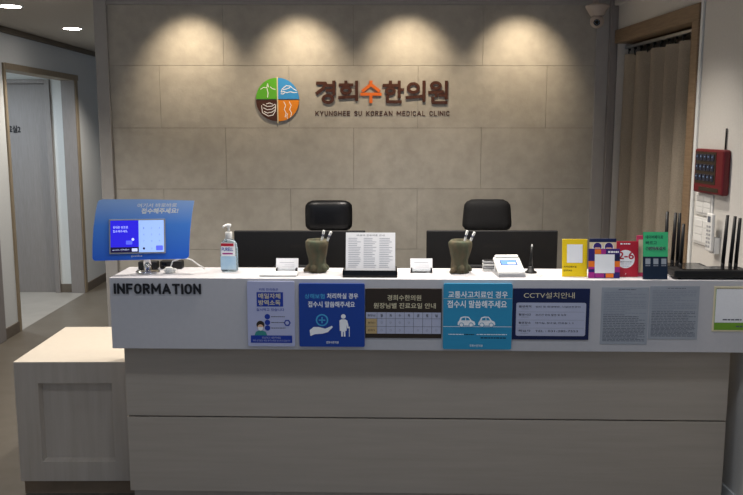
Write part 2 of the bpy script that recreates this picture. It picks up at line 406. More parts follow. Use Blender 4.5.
# right wall, slightly out of square; local x runs from the far corner to the camera, local -y faces the room
RA = math.atan2(-1, 0.05); RO = Vector((1.545, 5.15, 0))
RM = Matrix.Translation(RO) @ Matrix.Rotation(RA, 4, 'Z')
def on_right(u, z, w=0.0): return RM @ Vector((u, -w, z))
def rstruct(b, name): o = b.build(name); o.location = RO; o.rotation_euler = (0, 0, RA); return struct(o)
b = MB()
b.box(0, 0.05, 0, 0.14, 0, CEIL, M_wallr); b.box(0.05, 1.14, 0, 0.14, 2.26, CEIL, M_wallr)
b.box(1.14, 3.6, 0, 0.14, 0, CEIL, M_wallr)
b.box(0.0, 3.6, -0.03, 0.0, CEIL-0.06, CEIL, M_wallr, bev=0.006)
rstruct(b, 'wall_right')
b = MB()
b.box(-0.01, 1.18, -0.02, 0.14, 2.195, 2.275, M_oak, bev=0.004)
b.box(1.105, 1.18, -0.02, 0.14, 0, 2.195, M_oak, bev=0.004)
b.box(1.18, 1.205, -0.012, 0.0, 0, 2.30, M_wall, bev=0.003)
b.box(0.0, 0.035, -0.01, 0.14, 0, 2.195, M_trim, bev=0.004)
rstruct(b, 'trim_6')
b = MB(); b.box(-0.1, 1.4, 0.95, 1.0, 0, CEIL, M_wallr); b.box(-0.15, -0.1, 0.14, 1.0, 0, CEIL, M_wallr); b.box(1.4, 1.45, 0.14, 1.0, 0, CEIL, M_wallr)
rstruct(b, 'wall_side_room')
b = MB(); b.box(1.155, 3.6, -0.012, 0, 0, 0.09, M_wall, bev=0.003); rstruct(b, 'baseboard_right')

# ------------------------------------------------------------ ceiling downlights
def downlight(x, y, label, group):
    t = thing('ceiling_downlight', label, 'ceiling light', (x, y, CEIL), 0, group)
    b = MB(); b.lathe([(0.066, -0.001), (0.068, -0.006), (0.080, -0.006), (0.086, 0.0), (0.086, 0.003), (0.066, 0.003)], M_plw, n=36); b.build('bezel', t)
    b = MB(); b.lathe([(0.067, -0.0065), (0.067, -0.004)], M_lamp, n=36); b.build('diffuser', t)
    return t
downlight(*HALL[0], 'nearer round recessed ceiling light above the left corridor', 'corridor downlights')
downlight(*HALL[1], 'further round recessed ceiling light above the left corridor, by the brown moulding', 'corridor downlights')

# ------------------------------------------------------------ door sign
t = MB(); t.text('진료실2', -3.645, -3.465, 1.635, 1.705, 8.3085, M_ink, bold=0.06, ext=0.003)
tag(t.build('door_sign'), 'black raised lettering on the grey door down the left corridor', 'sign')

# ============================================================ RECEPTION COUNTER
CA = R(-1.9); CO = Vector((-1.083, 3.40, 0)); CT = 1.06
CM = Matrix.Translation(CO) @ Matrix.Rotation(CA, 4, 'Z')
def onc(u, v, z=CT): return CM @ Vector((u, v, z))
cnt = thing('reception_counter', 'long reception counter with white overhanging top and pale wood front', 'counter', CO, CA)
b = MB()
b.box(0, 2.695, 0, 0.03, 0.752, CT, M_white, bev=0.002); b.box(0, 2.695, 0.031, 0.27, CT-0.03, CT, M_white, bev=0.002)
b.box(0, 0.03, 0.031, 0.27, 0.752, CT-0.031, M_white, bev=0.002)
b.build('countertop', cnt)
b = MB(); b.box(0.023, 2.655, 0.08, 0.10, 0.424, 0.753, M_lam, bev=0.0015); b.build('upper_front_panel', cnt)
b = MB(); b.box(0.023, 2.655, 0.08, 0.10, 0.072, 0.418, M_lam, bev=0.0015); b.build('lower_front_panel', cnt)
b = MB(); b.box(0.035, 2.645, 0.10, 0.25, 0.03, 1.029, M_lam); b.box(0.035, 2.645, 0.095, 0.101, 0.41, 0.43, M_groove); b.build('carcass', cnt)
b = MB(); b.box(0.05, 2.62, 0.13, 0.24, 0.0, 0.072, M_kick); b.build('kickboard', cnt)
b = MB(); latin(b, 'INFORMATION', 0.020, 0.390, 0.992, 1.036, .18, -0.0005, 0.006, M_ink, gap=.17); b.build('lettering', cnt)

# end cabinet
cab = thing('end_cabinet', 'low pale wood cabinet with a framed recessed panel left of the counter', 'cabinet', (-1.591, 3.58, 0), 0)
W_, D_, H_ = 0.526, 0.655, 0.64
b = MB(); b.box(0.002, W_, 0.036, D_, 0.075, H_-0.004, M_lamv); b.build('carcass', cab)
b = MB(); b.box(0, W_, 0, D_, H_-0.004, H_, M_cabtop, bev=0.001); b.build('top', cab)
b = MB(); x0, x1, z0, z1 = 0.105, 0.440, 0.165, 0.540
b.box(0, x0, 0, 0.036, 0.072, H_-0.004, M_lamv); b.box(x1, W_, 0, 0.036, 0.072, H_-0.004, M_lamv)
b.box(x0, x1, 0, 0.036, z1, H_-0.004, M_lamv); b.box(x0, x1, 0, 0.036, 0.072, z0, M_lamv); b.build('door_frame', cab)
c = 0.010; OUTR = [(x0, z0), (x1, z0), (x1, z1), (x0, z1)]; INR = [(x0+c, z0+c), (x1-c, z0+c), (x1-c, z1-.001), (x0+c, z1-.001)]
b = MB(); tt = bmesh.new()
A_ = [tt.verts.new((p[0], 0.001, p[1])) for p in OUTR]; B_ = [tt.verts.new((p[0], 0.029, p[1])) for p in INR]
for k in range(4): tt.faces.new((A_[k], A_[(k+1) % 4], B_[(k+1) % 4], B_[k]))
b.merge(tt, M_lamv); b.build('door_bevel', cab)
b = MB(); b.box(x0, x1, 0.028, 0.036, z0, z1, M_lamv); b.build('door_panel', cab)
b = MB(); b.box(0.004, W_, 0.03, D_, 0, 0.075, M_kick); b.build('kickboard', cab)

# desk behind
dk = thing('office_desk', 'white work desk behind the reception counter', 'desk', (-1.03, 3.70, 0), CA)
b = MB(); b.box(0, 2.50, 0, 0.60, 0.70, 0.73, M_white, bev=0.002); b.build('desktop', dk)
for x in (0.0, 1.24, 2.47):
    b = MB(); b.box(x, x+0.03, 0.02, 0.58, 0, 0.70, M_lamv); b.build('side_panel', dk)

# ============================================================ SIGNS ON THE COUNTER FRONT
class Sign:
    def __init__(s, name, label, cat, u0, z1, w, h, t, board, group=None, rad=0.0, M0=None, rotz=None, lean=0.0, part='board'):
        if M0 is None: M0 = onc(u0, -0.0008, z1-h); rotz = CA
        s.t = thing(name, label, cat, M0, rotz, group); s.w, s.h, s.th = w, h, t
        s.L = Matrix.Rotation(-lean, 4, 'X')
        b = MB()
        if rad: b.prism(rrect(0, w, 0, h, rad), -t, 0, board, s.L)
        else: b.box(0, w, -t, 0, 0, h, board, bev=min(0.0008, t*0.3), seg=1, M=s.L)
        b.build(part, s.t); s.b = MB(); s.k = 0
    def y(s, lay): return -s.th-0.0003*lay
    def pt(s, fx, fy): return (fx*s.w, (1-fy)*s.h)
    def rect(s, fx0, fy0, fx1, fy1, m, lay=1, rad=0):
        x0, z1 = s.pt(fx0, fy0); x1, z0 = s.pt(fx1, fy1)
        s.b.flat(rrect(x0, x1, z0, z1, rad) if rad else [(x0, z0), (x1, z0), (x1, z1), (x0, z1)], s.y(lay), m, s.L)
    def text(s, body, fx0, fy0, fx1, fy1, m, lay=2, bold=0.01, **k):
        x0, z1 = s.pt(fx0, fy0); x1, z0 = s.pt(fx1, fy1)
        s.b.text(body, x0, x1, z0, z1, s.y(lay), m, bold=bold, M=s.L, **k)
    def circle(s, fx, fy, r, m, lay=2, n=28, **k):
        x, z = s.pt(fx, fy); s.b.flat(circ(x, z, r*s.w, n, **k), s.y(lay), m, s.L)
    def poly(s, pts, m, lay=2): s.b.flat([s.pt(*p) for p in pts], s.y(lay), m, s.L)
    def line(s, pts, w, m, lay=3, closed=False): s.b.stroke([s.pt(*p) for p in pts], w*s.w, s.y(lay), m, s.L, closed)
    def dashes(s, fx0, fx1, fy, hgt, m, lay=2, n=6, seed=0):
        rnd = random.Random(seed+int(fy*1000)); x = fx0; unit = (fx1-fx0)/n
        while x < fx1-0.01:
            l = unit*rnd.uniform(0.4, 1.2); e = min(x+l, fx1); s.rect(x, fy, e, fy+hgt, m, lay); x = e+unit*0.16
    def done(s, name='lettering'):
        s.b.build(name, s.t); return s.t

# poster 1: disinfection notice
s = Sign('notice_board', 'pale lavender notice board with blue headline box and masked figure on the counter front', 'sign', 0.586, 1.049, 0.200, 0.281, 0.006, M_lav, rad=0.006)
s.text('저희 한의원은', .25, .105, .66, .145, M_blue, bold=.03)
s.rect(.20, .165, .76, .385, M_blue, 1)
s.text('매일자체', .24, .185, .70, .262, M_cream, bold=.05); s.text('방역소독', .24, .285, .70, .365, M_cream, bold=.05)
s.text('실시하고 있습니다', .19, .41, .78, .455, M_blue, bold=.03)
for i, fy in enumerate((.54, .63, .715)):
    s.circle(.42, fy, .058, M_blue, 2); s.dashes(.50, .80, fy-.006, .012, M_grey, seed=i)
s.circle(.84, .635, .075, M_blue, 2, n=6); s.circle(.84, .635, .04, M_lav, 3)
s.circle(.27, .665, .085, M_brown, 2); s.circle(.27, .705, .063, M_skin, 3); s.poly([(.215,.70),(.325,.70),(.31,.745),(.27,.76),(.23,.745)], M_wh, 4)
s.poly([(.14,.83),(.17,.775),(.23,.755),(.31,.755),(.38,.775),(.41,.83)], MATS.get('x') or mat('teal_print', '3a8f8a', 0.5), 2)
s.rect(.06, .83, .94, .945, M_blue, 3)
s.text('안심하고 내원하세요', .30, .848, .70, .882, M_lav, 4); s.text('저희 한의원은 매일 방역소독을 실시하고 있습니다', .10, .895, .90, .925, M_lav, 4)
s.done()

# poster 2: injury insurance notice
s = Sign('notice_board', 'royal blue square board with white hand and cane figure on the counter front', 'sign', 0.805, 1.041, 0.277, 0.272, 0.010, M_blue2, rad=0.006)
s.text('상해보험', .09, .16, .39, .235, M_cyan, bold=.04); s.text('처리하실 경우', .43, .15, .90, .235, M_wh, bold=.04)
s.text('접수시 말씀해주세요', .14, .28, .85, .37, M_wh, bold=.04)
s.circle(.35, .575, .095, M_cyan, 2); s.circle(.35, .575, .073, M_blue2, 3)
s.rect(.30, .565, .40, .585, M_cyan, 4); s.rect(.34, .525, .36, .625, M_cyan, 4)
s.poly([(.17,.83),(.16,.735),(.22,.685),(.30,.685),(.40,.71),(.50,.665),(.515,.685),(.44,.765),(.36,.79),(.24,.80)], M_wh, 2)
s.circle(.675, .515, .036, M_wh, 2, n=20)
s.poly([(.615,.58),(.645,.56),(.705,.56),(.735,.58),(.76,.70),(.735,.705),(.725,.65),(.725,.745),(.705,.745),(.705,.835),(.682,.835),(.680,.76),(.668,.76),(.666,.835),(.642,.835),(.640,.745),(.62,.745)], M_wh, 2)
s.line([(.745,.69),(.775,.68),(.765,.69),(.765,.835)], .010, M_wh, 3)
s.text('경희수한의원', .41, .91, .60, .95, M_wh, bold=.02); s.done()

# poster 3: timetable
s = Sign('timetable_board', 'dark brown timetable board with a white weekday grid on the counter front', 'sign', 1.084, 1.021, 0.322, 0.214, 0.004, M_brown)
s.text('경희수한의원', .29, .13, .73, .24, M_cream, bold=.02); s.text('원장님별 진료요일 안내', .11, .29, .92, .40, M_cream, bold=.02)
s.rect(.01, .48, .99, .91, M_grid, 1); s.rect(.01, .61, .155, .91, M_tan, 2)
for k in range(1, 7): x = .155+k*.835/7; s.rect(x-.002, .48, x+.002, .91, M_grey, 3)
s.rect(.153, .48, .157, .91, M_grey, 3)
for fy in (.605, .765): s.rect(.01, fy-.003, .99, fy+.003, M_grey, 3)
s.text('원장님', .03, .52, .13, .565, M_ink, 4); s.text('원장1', .035, .67, .13, .71, M_ink, 4); s.text('원장2', .035, .82, .13, .86, M_ink, 4)
for k, c in enumerate('월화수목금토일'):
    x = .155+(k+.5)*.835/7; s.text(c, x-.016, .515, x+.016, .57, M_ink, 4, bold=.02)
    if k < 4: s.text('O', x-.013, .665, x+.013, .705, M_lgrey, 4, bold=-.01)
    if k not in (3,): s.text('O', x-.013, .82, x+.013, .86, M_lgrey, 4, bold=-.01)
s.done()

# poster 4: traffic accident notice
s = Sign('notice_board', 'sky blue square board with two white cars on the counter front', 'sign', 1.412, 1.044, 0.288, 0.282, 0.010, M_teal, rad=0.008)
s.text('교통사고치료인 경우', .07, .115, .93, .215, M_wh, bold=.045); s.text('접수시 말씀해주세요', .06, .255, .92, .365, M_wh, bold=.045)
s.rect(0.0, .222, 1.0, .227, M_cream, 1)
def carp(ox, w):
    pts = [(0,.62),(.02,.585),(.10,.555),(.17,.51),(.36,.495),(.62,.50),(.78,.555),(.95,.575),(1,.62),(.92,.635),(.08,.635)]
    s.poly([(ox+p[0]*w, p[1]) for p in pts], M_wh, 2)
    s.poly([(ox+p[0]*w, p[1]) for p in ((.20,.555),(.24,.52),(.43,.512),(.43,.555))], M_teal, 3)
    s.poly([(ox+p[0]*w, p[1]) for p in ((.47,.555),(.47,.512),(.60,.518),(.70,.555))], M_teal, 3)
    for f_ in (.22, .76): s.circle(ox+f_*w, .625, .035, M_teal, 3, n=18); s.circle(ox+f_*w, .625, .026, M_wh, 4, n=18)
carp(.21, .26); carp(.51, .25)
s.rect(0.0, .648, 1.0, .655, M_wh, 3)
s.dashes(.08, .30, .765, .012, M_wh, n=6, seed=3); s.dashes(.31, .47, .765, .014, M_ink, n=4, seed=4); s.dashes(.49, .93, .765, .012, M_wh, n=9, seed=5)
s.dashes(.55, .93, .815, .016, M_dnavy, n=8, seed=6)
s.text('경희수한의원', .39, .925, .58, .962, M_wh, bold=.02); s.done()

# poster 5: cctv notice
s = Sign('cctv_notice', 'dark navy CCTV notice board with a pale ruled panel on the counter front', 'sign', 1.703, 1.024, 0.320, 0.220, 0.004, M_navy)
s.text('CCTV설치안내', .14, .075, .80, .19, M_cream, bold=.0)
s.rect(.045, .275, .955, .925, M_grid, 1, rad=0.008)
rows = [('촬영목적', '범죄 및 화재예방, 시설안전관리'), ('촬영시간', '24시간 연속 촬영 및 녹화'), ('촬영장소', '대기실, 접수실, 진료실 1, 2'), ('책임자', 'TEL : 031-285-7553')]
for i, (a, c) in enumerate(rows):
    fy = .33+i*.158; e = (.88, .70, .80, .86)[i]
    s.text(a, .08, fy, .24, fy+.042, M_ink, bold=.03); s.rect(.11, fy+.065, .21, fy+.073, M_lgrey, 2)
    s.text(c, .30, fy+.006, e, fy+.045, M_ink, bold=.01)
    if i: s.rect(.075, fy-.035, .93, fy-.030, M_lgrey, 2)
s.done()

# two text sheets
for (u0, z1, w, h, sd, lb) in ((2.072, 1.030, 0.196, 0.245, 1, 'left of the two grey film covered text sheets taped to the counter front'), (2.272, 1.036, 0.204, 0.228, 9, 'right of the two grey film covered text sheets taped to the counter front')):
    s = Sign('text_sheet', lb, 'notice', u0, z1, w, h, 0.0012, M_papg, group='text sheets on the counter front')
    s.dashes(.35, .72, .035, .010, M_grey, n=5, seed=sd)
    fy = .085
    rnd = random.Random(sd)
    while fy < .95:
        e = rnd.choice((.5, .62, .93, .95, .95, .95)) if fy < .5 else rnd.choice((.93, .95, .95, .8))
        s.dashes(.05, e, fy, .009, M_grey if fy > .45 else M_lgrey, n=9, seed=sd); fy += .030 if fy < .7 else .024
    s.done()

# framed sticker at the right end
s = Sign('framed_notice', 'white bordered notice with a green bottom band near the right wall', 'notice', 2.535, 1.036, 0.150, 0.192, 0.003, M_cream)
s.rect(.06, .80, .96, .965, M_lime, 1); s.rect(.06, .045, .96, .80, M_paper, 2)
s.rect(.06, .045, .96, .055, M_ink, 3); s.rect(.05, .045, .06, .97, M_lime, 3)
s.dashes(.28, .80, .72, .030, M_grey, 3, n=5, seed=8); s.dashes(.66, .95, .87, .03, M_grey, 3, n=3, seed=2)
s.done()

# ============================================================ LOGO ON THE TILED WALL
lg = thing('wall_logo', 'round four colour clinic emblem in green, blue, brown and orange quarters on the tiled wall', 'sign', (-0.5415, WY, 1.859))
rr = 0.1335
for nm, m, a0 in (('blue_quarter', M_lblue, 0), ('green_quarter', M_lgreen, 90), ('brown_quarter', M_lbrown, 180), ('orange_quarter', M_lorange, 270)):
    b = MB(); ox = 0.004 if a0 in (0, 270) else -0.004; oz = 0.003 if a0 < 180 else -0.003
    pts = [(ox, oz)]+[(ox+(rr-.004)*math.cos(R(a0+90*k/16)), oz+(rr-.004)*math.sin(R(a0+90*k/16))) for k in range(17)]
    b.prism(pts, -0.012, -0.001, M_lbrown); b.flat(pts, -0.0125, m); q = -0.013
    L = []
    if a0 == 90: L = [[(-.105,.062),(-.085,.075),(-.065,.072),(-.06,.10)], [(-.06,.10),(-.055,.075)], [(-.062,.012),(-.058,.04),(-.064,.068)], [(-.045,.078),(-.03,.066),(-.012,.062)]]
    if a0 == 0: L = [[(.022,.045),(.03,.065),(.055,.085),(.08,.082),(.10,.065),(.118,.055)], [(.035,.06),(.06,.066),(.08,.074)], [(.022,.045),(.04,.05),(.058,.042),(.08,.048),(.105,.042),(.122,.045)], [(.02,.036),(.035,.034),(.045,.042)]]
    if a0 == 180: L = [[(-.10,-.035),(-.095,-.08),(-.06,-.10),(-.03,-.095),(-.015,-.07),(-.012,-.03)]]+[[(-.092+i*.003,-.028-i*.022),(-.065,-.042-i*.020),(-.035,-.040-i*.018),(-.016,-.026-i*.018)] for i in range(3)]+[[(-.07,-.026),(-.05,-.020),(-.03,-.028)]]
    if a0 == 270: L = [[(.038+dx,-.012),(.050+dx,-.035),(.040+dx,-.060),(.052+dx,-.082),(.045+dx,-.108)] for dx in (0.0, .034)]+[[(.062,-.085),(.056,-.10),(.060,-.118)]]
    for l in L: b.stroke(l, .0045, q, M_wh)
    b.build(nm, lg)
b = MB(); b.box(-0.0035, 0.0035, -0.0115, 0, -rr-.012, rr+.004, M_cream); b.build('divider', lg)

wt = thing('wall_lettering', 'raised brown and orange Korean clinic name with small Latin line beneath on the tiled wall', 'sign', (-0.309, WY, 0))
cw = 0.8365/6
HAN = [
 ('brown_letter', M_lbrown, 1.832, [[(.02, .95), (.48, .95), (.36, .70), (0, .46)], [(.93, 1), (.93, .42)], [(.60, .84), (.93, .84)], [(.56, .60), (.93, .60)], ('o', .60, .17, .27, .17)]),
 ('brown_letter', M_lbrown, 1.850, [[(.36, 1), (.36, .86)], [(.05, .84), (.68, .84)], ('o', .36, .52, .24, .17), [(0, .12), (.86, .17)], [(.95, 1), (.95, 0)]]),
 ('orange_letter', M_orsign, 1.838, [[(.5, 1), (.5, .86)], [(.5, .88), (.06, .56)], [(.5, .88), (.94, .56)], [(0, .38), (1, .38)], [(.5, .38), (.5, 0)]]),
 ('brown_letter', M_lbrown, 1.834, [[(.34, 1), (.34, .88)], [(.0, .84), (.66, .84)], ('o', .34, .56, .22, .14), [(.82, 1), (.82, .28)], [(.82, .62), (1, .62)], [(.18, .30), (.18, .02), (.90, .02)]]),
 ('brown_letter', M_lbrown, 1.845, [('o', .36, .68, .28, .24), [(.0, .16), (.82, .22)], [(.94, 1), (.94, 0)]]),
 ('brown_letter', M_lbrown, 1.832, [('o', .36, .83, .24, .15), [(.0, .49), (.74, .53)], [(.38, .50), (.38, .34)], [(.60, .36), (.94, .36)], [(.94, 1), (.94, .24)], [(.20, .24), (.20, .0), (.95, .0)]])]
for k, (nm, m, z0, st) in enumerate(HAN):
    b = MB(); b.glyph(st, k*cw+.002, (k+1)*cw-.006, z0, 1.975, .0188, -0.002, 0.009, m); b.build(nm, wt)
b = MB(); latin(b, 'KYUNGHEE SU KOREAN MEDICAL CLINIC', 0, 0.8365, 1.760, 1.790, .15, -0.001, 0.003, M_lbrown, gap=.24); b.build('small_lettering', wt)

# ============================================================ KIOSK
kx = onc(0.128, 0.125)
ks = thing('self_check_in_kiosk', 'blue curved touch screen kiosk on a chrome post at the counter end', 'kiosk', kx, CA+R(9)); ks.scale = (0.975, 1, 1)
b = MB(); b.lathe([(0.052, 0), (0.054, 0.004), (0.050, 0.010), (0.022, 0.013)], M_chrome, n=36); b.build('base', ks)
b = MB(); b.cyl((0, 0, 0.012), 0.017, 0.12, M_chrome, n=28); b.build('post', ks)
tilt = Matrix.Translation((0, -0.03, 0)) @ Matrix.Rotation(R(-10), 4, 'X')
out = []
def arc(cx, cz, r, a0, a1, n=6): return [(cx+r*math.cos(R(a0+(a1-a0)*k/n)), cz+r*math.sin(R(a0+(a1-a0)*k/n))) for k in range(n+1)]
# outline: concave-ended banner, left side bulging, right top spread
out += arc(-0.218, 0.075, 0.014, 180, 270); out += [(0.165, 0.062)]; out += arc(0.168, 0.080, 0.018, 270, 345)
out += [(0.188, 0.13), (0.193, 0.19), (0.202, 0.26), (0.213, 0.316)]
out += [(0.0, 0.324), (-0.185, 0.326)]; out += arc(-0.190, 0.306, 0.018, 90, 160)
out += [(-0.216, 0.27), (-0.226, 0.20), (-0.231, 0.13)]
b = MB(); b.prism(out, -0.006, 0.0, M_kface, tilt); fc = b.build('face_panel', ks)
b = MB(); b.text('여기서 바로바로', -0.035, 0.135, 0.288, 0.306, -0.0065, M_wh, bold=0.04, M=tilt, shear=0.15)
b.text('접수해주세요!', -0.018, 0.142, 0.262, 0.284, -0.0065, M_wh, bold=0.09, M=tilt, shear=0.15)
b.text('goodoc', -0.066, -0.018, 0.073, 0.083, -0.0065, M_wh, bold=0.02, M=tilt); b.build('lettering', fc)
b = MB(); b.box(-0.158, 0.085, -0.019, -0.006, 0.088, 0.238, M_plg, bev=0.003, M=tilt); tb = b.build('tablet', ks)
b = MB(); yy = -0.0195
b.flat([(-.151,.117),(-.030,.117),(-.030,.232),(-.151,.232)], yy, M_scr1, tilt)
b.flat([(-.151,.094),(-.030,.094),(-.030,.117),(-.151,.117)], yy, M_scr3, tilt)
b.flat([(-.030,.094),(.079,.094),(.079,.232),(-.030,.232)], yy, M_scr2, tilt)
b.text('휴대폰 번호로', -.140, -.075, .197, .208, yy-.0005, M_scrt, M=tilt); b.text('접수해주세요', -.140, -.078, .180, .191, yy-.0005, M_scrt, M=tilt)
b.flat(rrect(-.085, -.058, .128, .145, .003), yy-.0005, M_scr4, tilt); b.flat(circ(-.055, .150, .006, 12), yy-.0006, M_scrt, tilt)
b.flat(rrect(-.060, -.036, .098, .111, .002), yy-.0005, M_scrt, tilt); b.text('goodoc 전화접수', -.143, -.072, .102, .109, yy-.0005, M_scrt, M=tilt)
for r_ in range(3):
    for c_ in range(3): b.text(str(r_*3+c_+1), -.008+c_*.034-.0025, -.008+c_*.034+.0025, .198-r_*.028-.004, .198-r_*.028+.004, yy-.0005, M_scrk, bold=.01, M=tilt)
b.flat(circ(-.008, .110, .005, 14), yy-.0005, M_scr3, tilt); b.text('0', .0235, .0285, .106, .114, yy-.0005, M_scrk, M=tilt)
b.flat(rrect(.044, .074, .101, .122, .004), yy-.0005, M_scr4, tilt)
b.build('touch_screen', tb)
b = MB(); b.box(-0.05, 0.05, 0.0, 0.022, 0.11, 0.20, M_plg, bev=0.004, M=tilt); b.build('bracket', ks)
# black adapters and cables behind the kiosk
p = onc(0.06, 0.205); ps = thing('power_strip', 'black power strip lying behind the kiosk post', 'power strip', p, CA)
b = MB(); b.box(0, 0.085, 0, 0.045, 0, 0.034, M_black, bev=0.004); b.build('housing', ps)
p = onc(0.155, 0.215); ps = thing('power_adapter', 'black power adapter box right of the kiosk post', 'adapter', p, CA)
b = MB(); b.box(0, 0.10, 0, 0.045, 0, 0.036, M_black, bev=0.005); b.box(0.012, 0.03, -0.004, 0, 0.01, 0.026, M_gloss); b.build('housing', ps)
b = MB(); c0 = Vector((0, 0, 0))
b.box(-0.02, 0.012, -0.014, 0.016, 0.0, 0.026, M_plw, bev=0.006, M=Tm((0,0,0), (0, 0, 0.4)))
for k in range(3):
    b.tube([(0.03*math.cos(a*.7+k)*(.7+.1*k), 0.020*math.sin(a*.7+k), 0.004+0.006*k) for a in range(10)], 0.0028, M_plw, 6)
b.tube([(0.0, 0.0, 0.02), (0.01, 0.01, 0.05), (0.05, 0.03, 0.062), (0.085, 0.05, 0.05), (0.11, 0.075, 0.022), (0.13, 0.10, 0.004)], 0.003, M_plw, 8)
wc = b.build('charger_cable'); wc.location = onc(0.228, 0.120); tag(wc, 'tangled white charger and cable on the counter by the kiosk', 'cable')

# ============================================================ BOTTLE
bt = thing('hand_sanitizer_bottle', 'clear pump bottle of hand sanitizer with red, white and blue label', 'bottle', onc(0.478, 0.175), CA); bt.scale = (1.13, 1.13, 1.06)
def ell(a, z): return 1.0
S = Matrix.Diagonal((1.0, 0.62, 1, 1))
b = MB(); b.lathe([(0.030, 0), (0.0345, 0.006), (0.0345, 0.075), (0.0335, 0.10), (0.031, 0.118), (0.022, 0.130), (0.0125, 0.135)], M_gel, S, n=32); b.build('body', bt)
b = MB(); b.box(-0.030, 0.030, -0.0215, -0.0205, 0.010, 0.066, M_gelb); b.box(-0.027, 0.027, -0.0215, -0.0203, 0.066, 0.122, M_wh)
b.box(-0.027, 0.022, -0.0222, -0.0214, 0.108, 0.120, M_red)
b.text('PURELL', -0.024, 0.020, 0.088, 0.102, -0.0224, M_blue, bold=0.03); b.rect = None
b.flat([(-.022,.074),(.018,.074),(.018,.080),(-.022,.080)], -0.0222, M_mag); b.build('label', bt)
b = MB(); b.cyl((0, 0, 0.135), 0.0135, 0.030, M_plw, bev=0.002); b.build('collar', bt)
b = MB(); b.cyl((0, 0, 0.165), 0.005, 0.022, M_plw, n=16); b.lathe([(0.007, 0.184), (0.011, 0.187), (0.011, 0.194), (0.008, 0.198)], M_plw, n=20)
b.tube([(0, 0, 0.191), (-0.008, -0.008, 0.193), (-0.016, -0.017, 0.190), (-0.019, -0.020, 0.184)], [0.006, 0.0055, 0.004, 0.0035], M_plw, 10); b.build('pump', bt)

# ============================================================ CARD HOLDERS
def card_holder(u, v, label, rot=0):
    t = thing('business_card_holder', label, 'card holder', onc(u, v), CA+rot, 'business card holders')
    b = MB(); b.box(-0.048, 0.048, -0.02, 0.02, 0, 0.004, M_acry, bev=0.001); b.box(-0.048, 0.048, -0.004, -0.002, 0.004, 0.016, M_acry)
    for x in (-0.046, 0.040): b.box(x, x+0.006, -0.02, 0.016, 0.004, 0.020, M_black, bev=0.001)
    b.build('stand', t)
    b = MB(); M = Matrix.Rotation(R(-18), 4, 'X') @ Matrix.Scale(1.08, 4)
    b.box(-0.045, 0.045, 0.001, 0.010, 0.006, 0.058, M_paper, M=M)
    b.flat([(-.030,.040),(.028,.040),(.028,.0412),(-.030,.0412)], 0.0006, M_lgrey, M); b.flat([(-.01,.030),(.03,.030),(.03,.0308),(-.01,.0308)], 0.0006, M_lgrey, M)
    b.flat([(-.02,.022),(.03,.022),(.03,.0227),(-.02,.0227)], 0.0006, M_lgrey, M); b.build('cards', t)
    return t
card_holder(0.735, 0.150, 'white business cards in a low holder beside the sanitizer bottle')
card_holder(1.325, 0.160, 'white business cards in a low holder right of the document stand')
b = MB(); b.box(-0.08, 0.08, -0.04, 0.04, 0, 0.010, M_plw, bev=0.003); b.box(-0.076, 0.076, -0.036, 0.036, 0.010, 0.012, M_paper)
o = b.build('paper_pad'); o.location = onc(0.712, 0.075); o.rotation_euler = (0, 0, CA); tag(o, 'flat white pad lying in front of the left business cards', 'pad')

# ============================================================ PEN POTS (plain stump shaped pots) AND PENS
def pot(u, v, label, rot, gp):
    t = thing('pen_pot', label, 'pen holder', onc(u, v), CA+rot, 'stump pen pots')
    def wp(a, z): return 1+0.05*math.sin(5*a+z*40)+0.03*math.sin(9*a+1.3)
    b = MB(); b.lathe([(0.030, 0), (0.040, 0.004), (0.037, 0.03), (0.036, 0.06), (0.043, 0.085), (0.049, 0.115), (0.050, 0.135), (0.040, 0.145), (0.036, 0.143), (0.035, 0.10), (0.02, 0.095)], M_pot, n=40, warp=wp)
    b.build('pot', t)
    for a, l in ((200, .062), (250, .045), (325, .052), (20, .050), (100, .045)):
        b = MB(); ca, sa = math.cos(R(a)), math.sin(R(a))
        b.tube([(.018*ca, .018*sa, .040), (.030*ca, .030*sa, .028), (.046*ca, .040*sa, .014), (l*ca, l*.8*sa, .008)], [.013, .014, .012, .006], M_pot, 10); b.build('root', t)
    for dx, lean, k in ((0.020, 0.22, 'left'), (0.046, 0.42, 'right')):
        b = MB(); b.cyl((0, 0, 0), 0.0055, 0.092, M_plw, n=14, bev=0.0015); b.cyl((0, 0, 0.064), 0.006, 0.010, M_navy, n=14); b.box(-0.0015, 0.0015, -0.0085, -0.0055, 0.062, 0.089, M_plg)
        o = b.build('pen'); o.location = onc(u+dx*0.55, v+0.002, CT+0.0955); o.rotation_euler = (0, lean, CA)
        tag(o, f'{k} of the two white pens standing in {gp}', 'pen', 'white pens in the pots')
pot(0.868, 0.160, 'mossy brown stump shaped pen pot left of the document stand', 0.0, 'the pot left of the document stand')
pot(1.492, 0.160, 'mossy brown stump shaped pen pot left of the signature pad', 0.5, 'the pot near the signature pad')

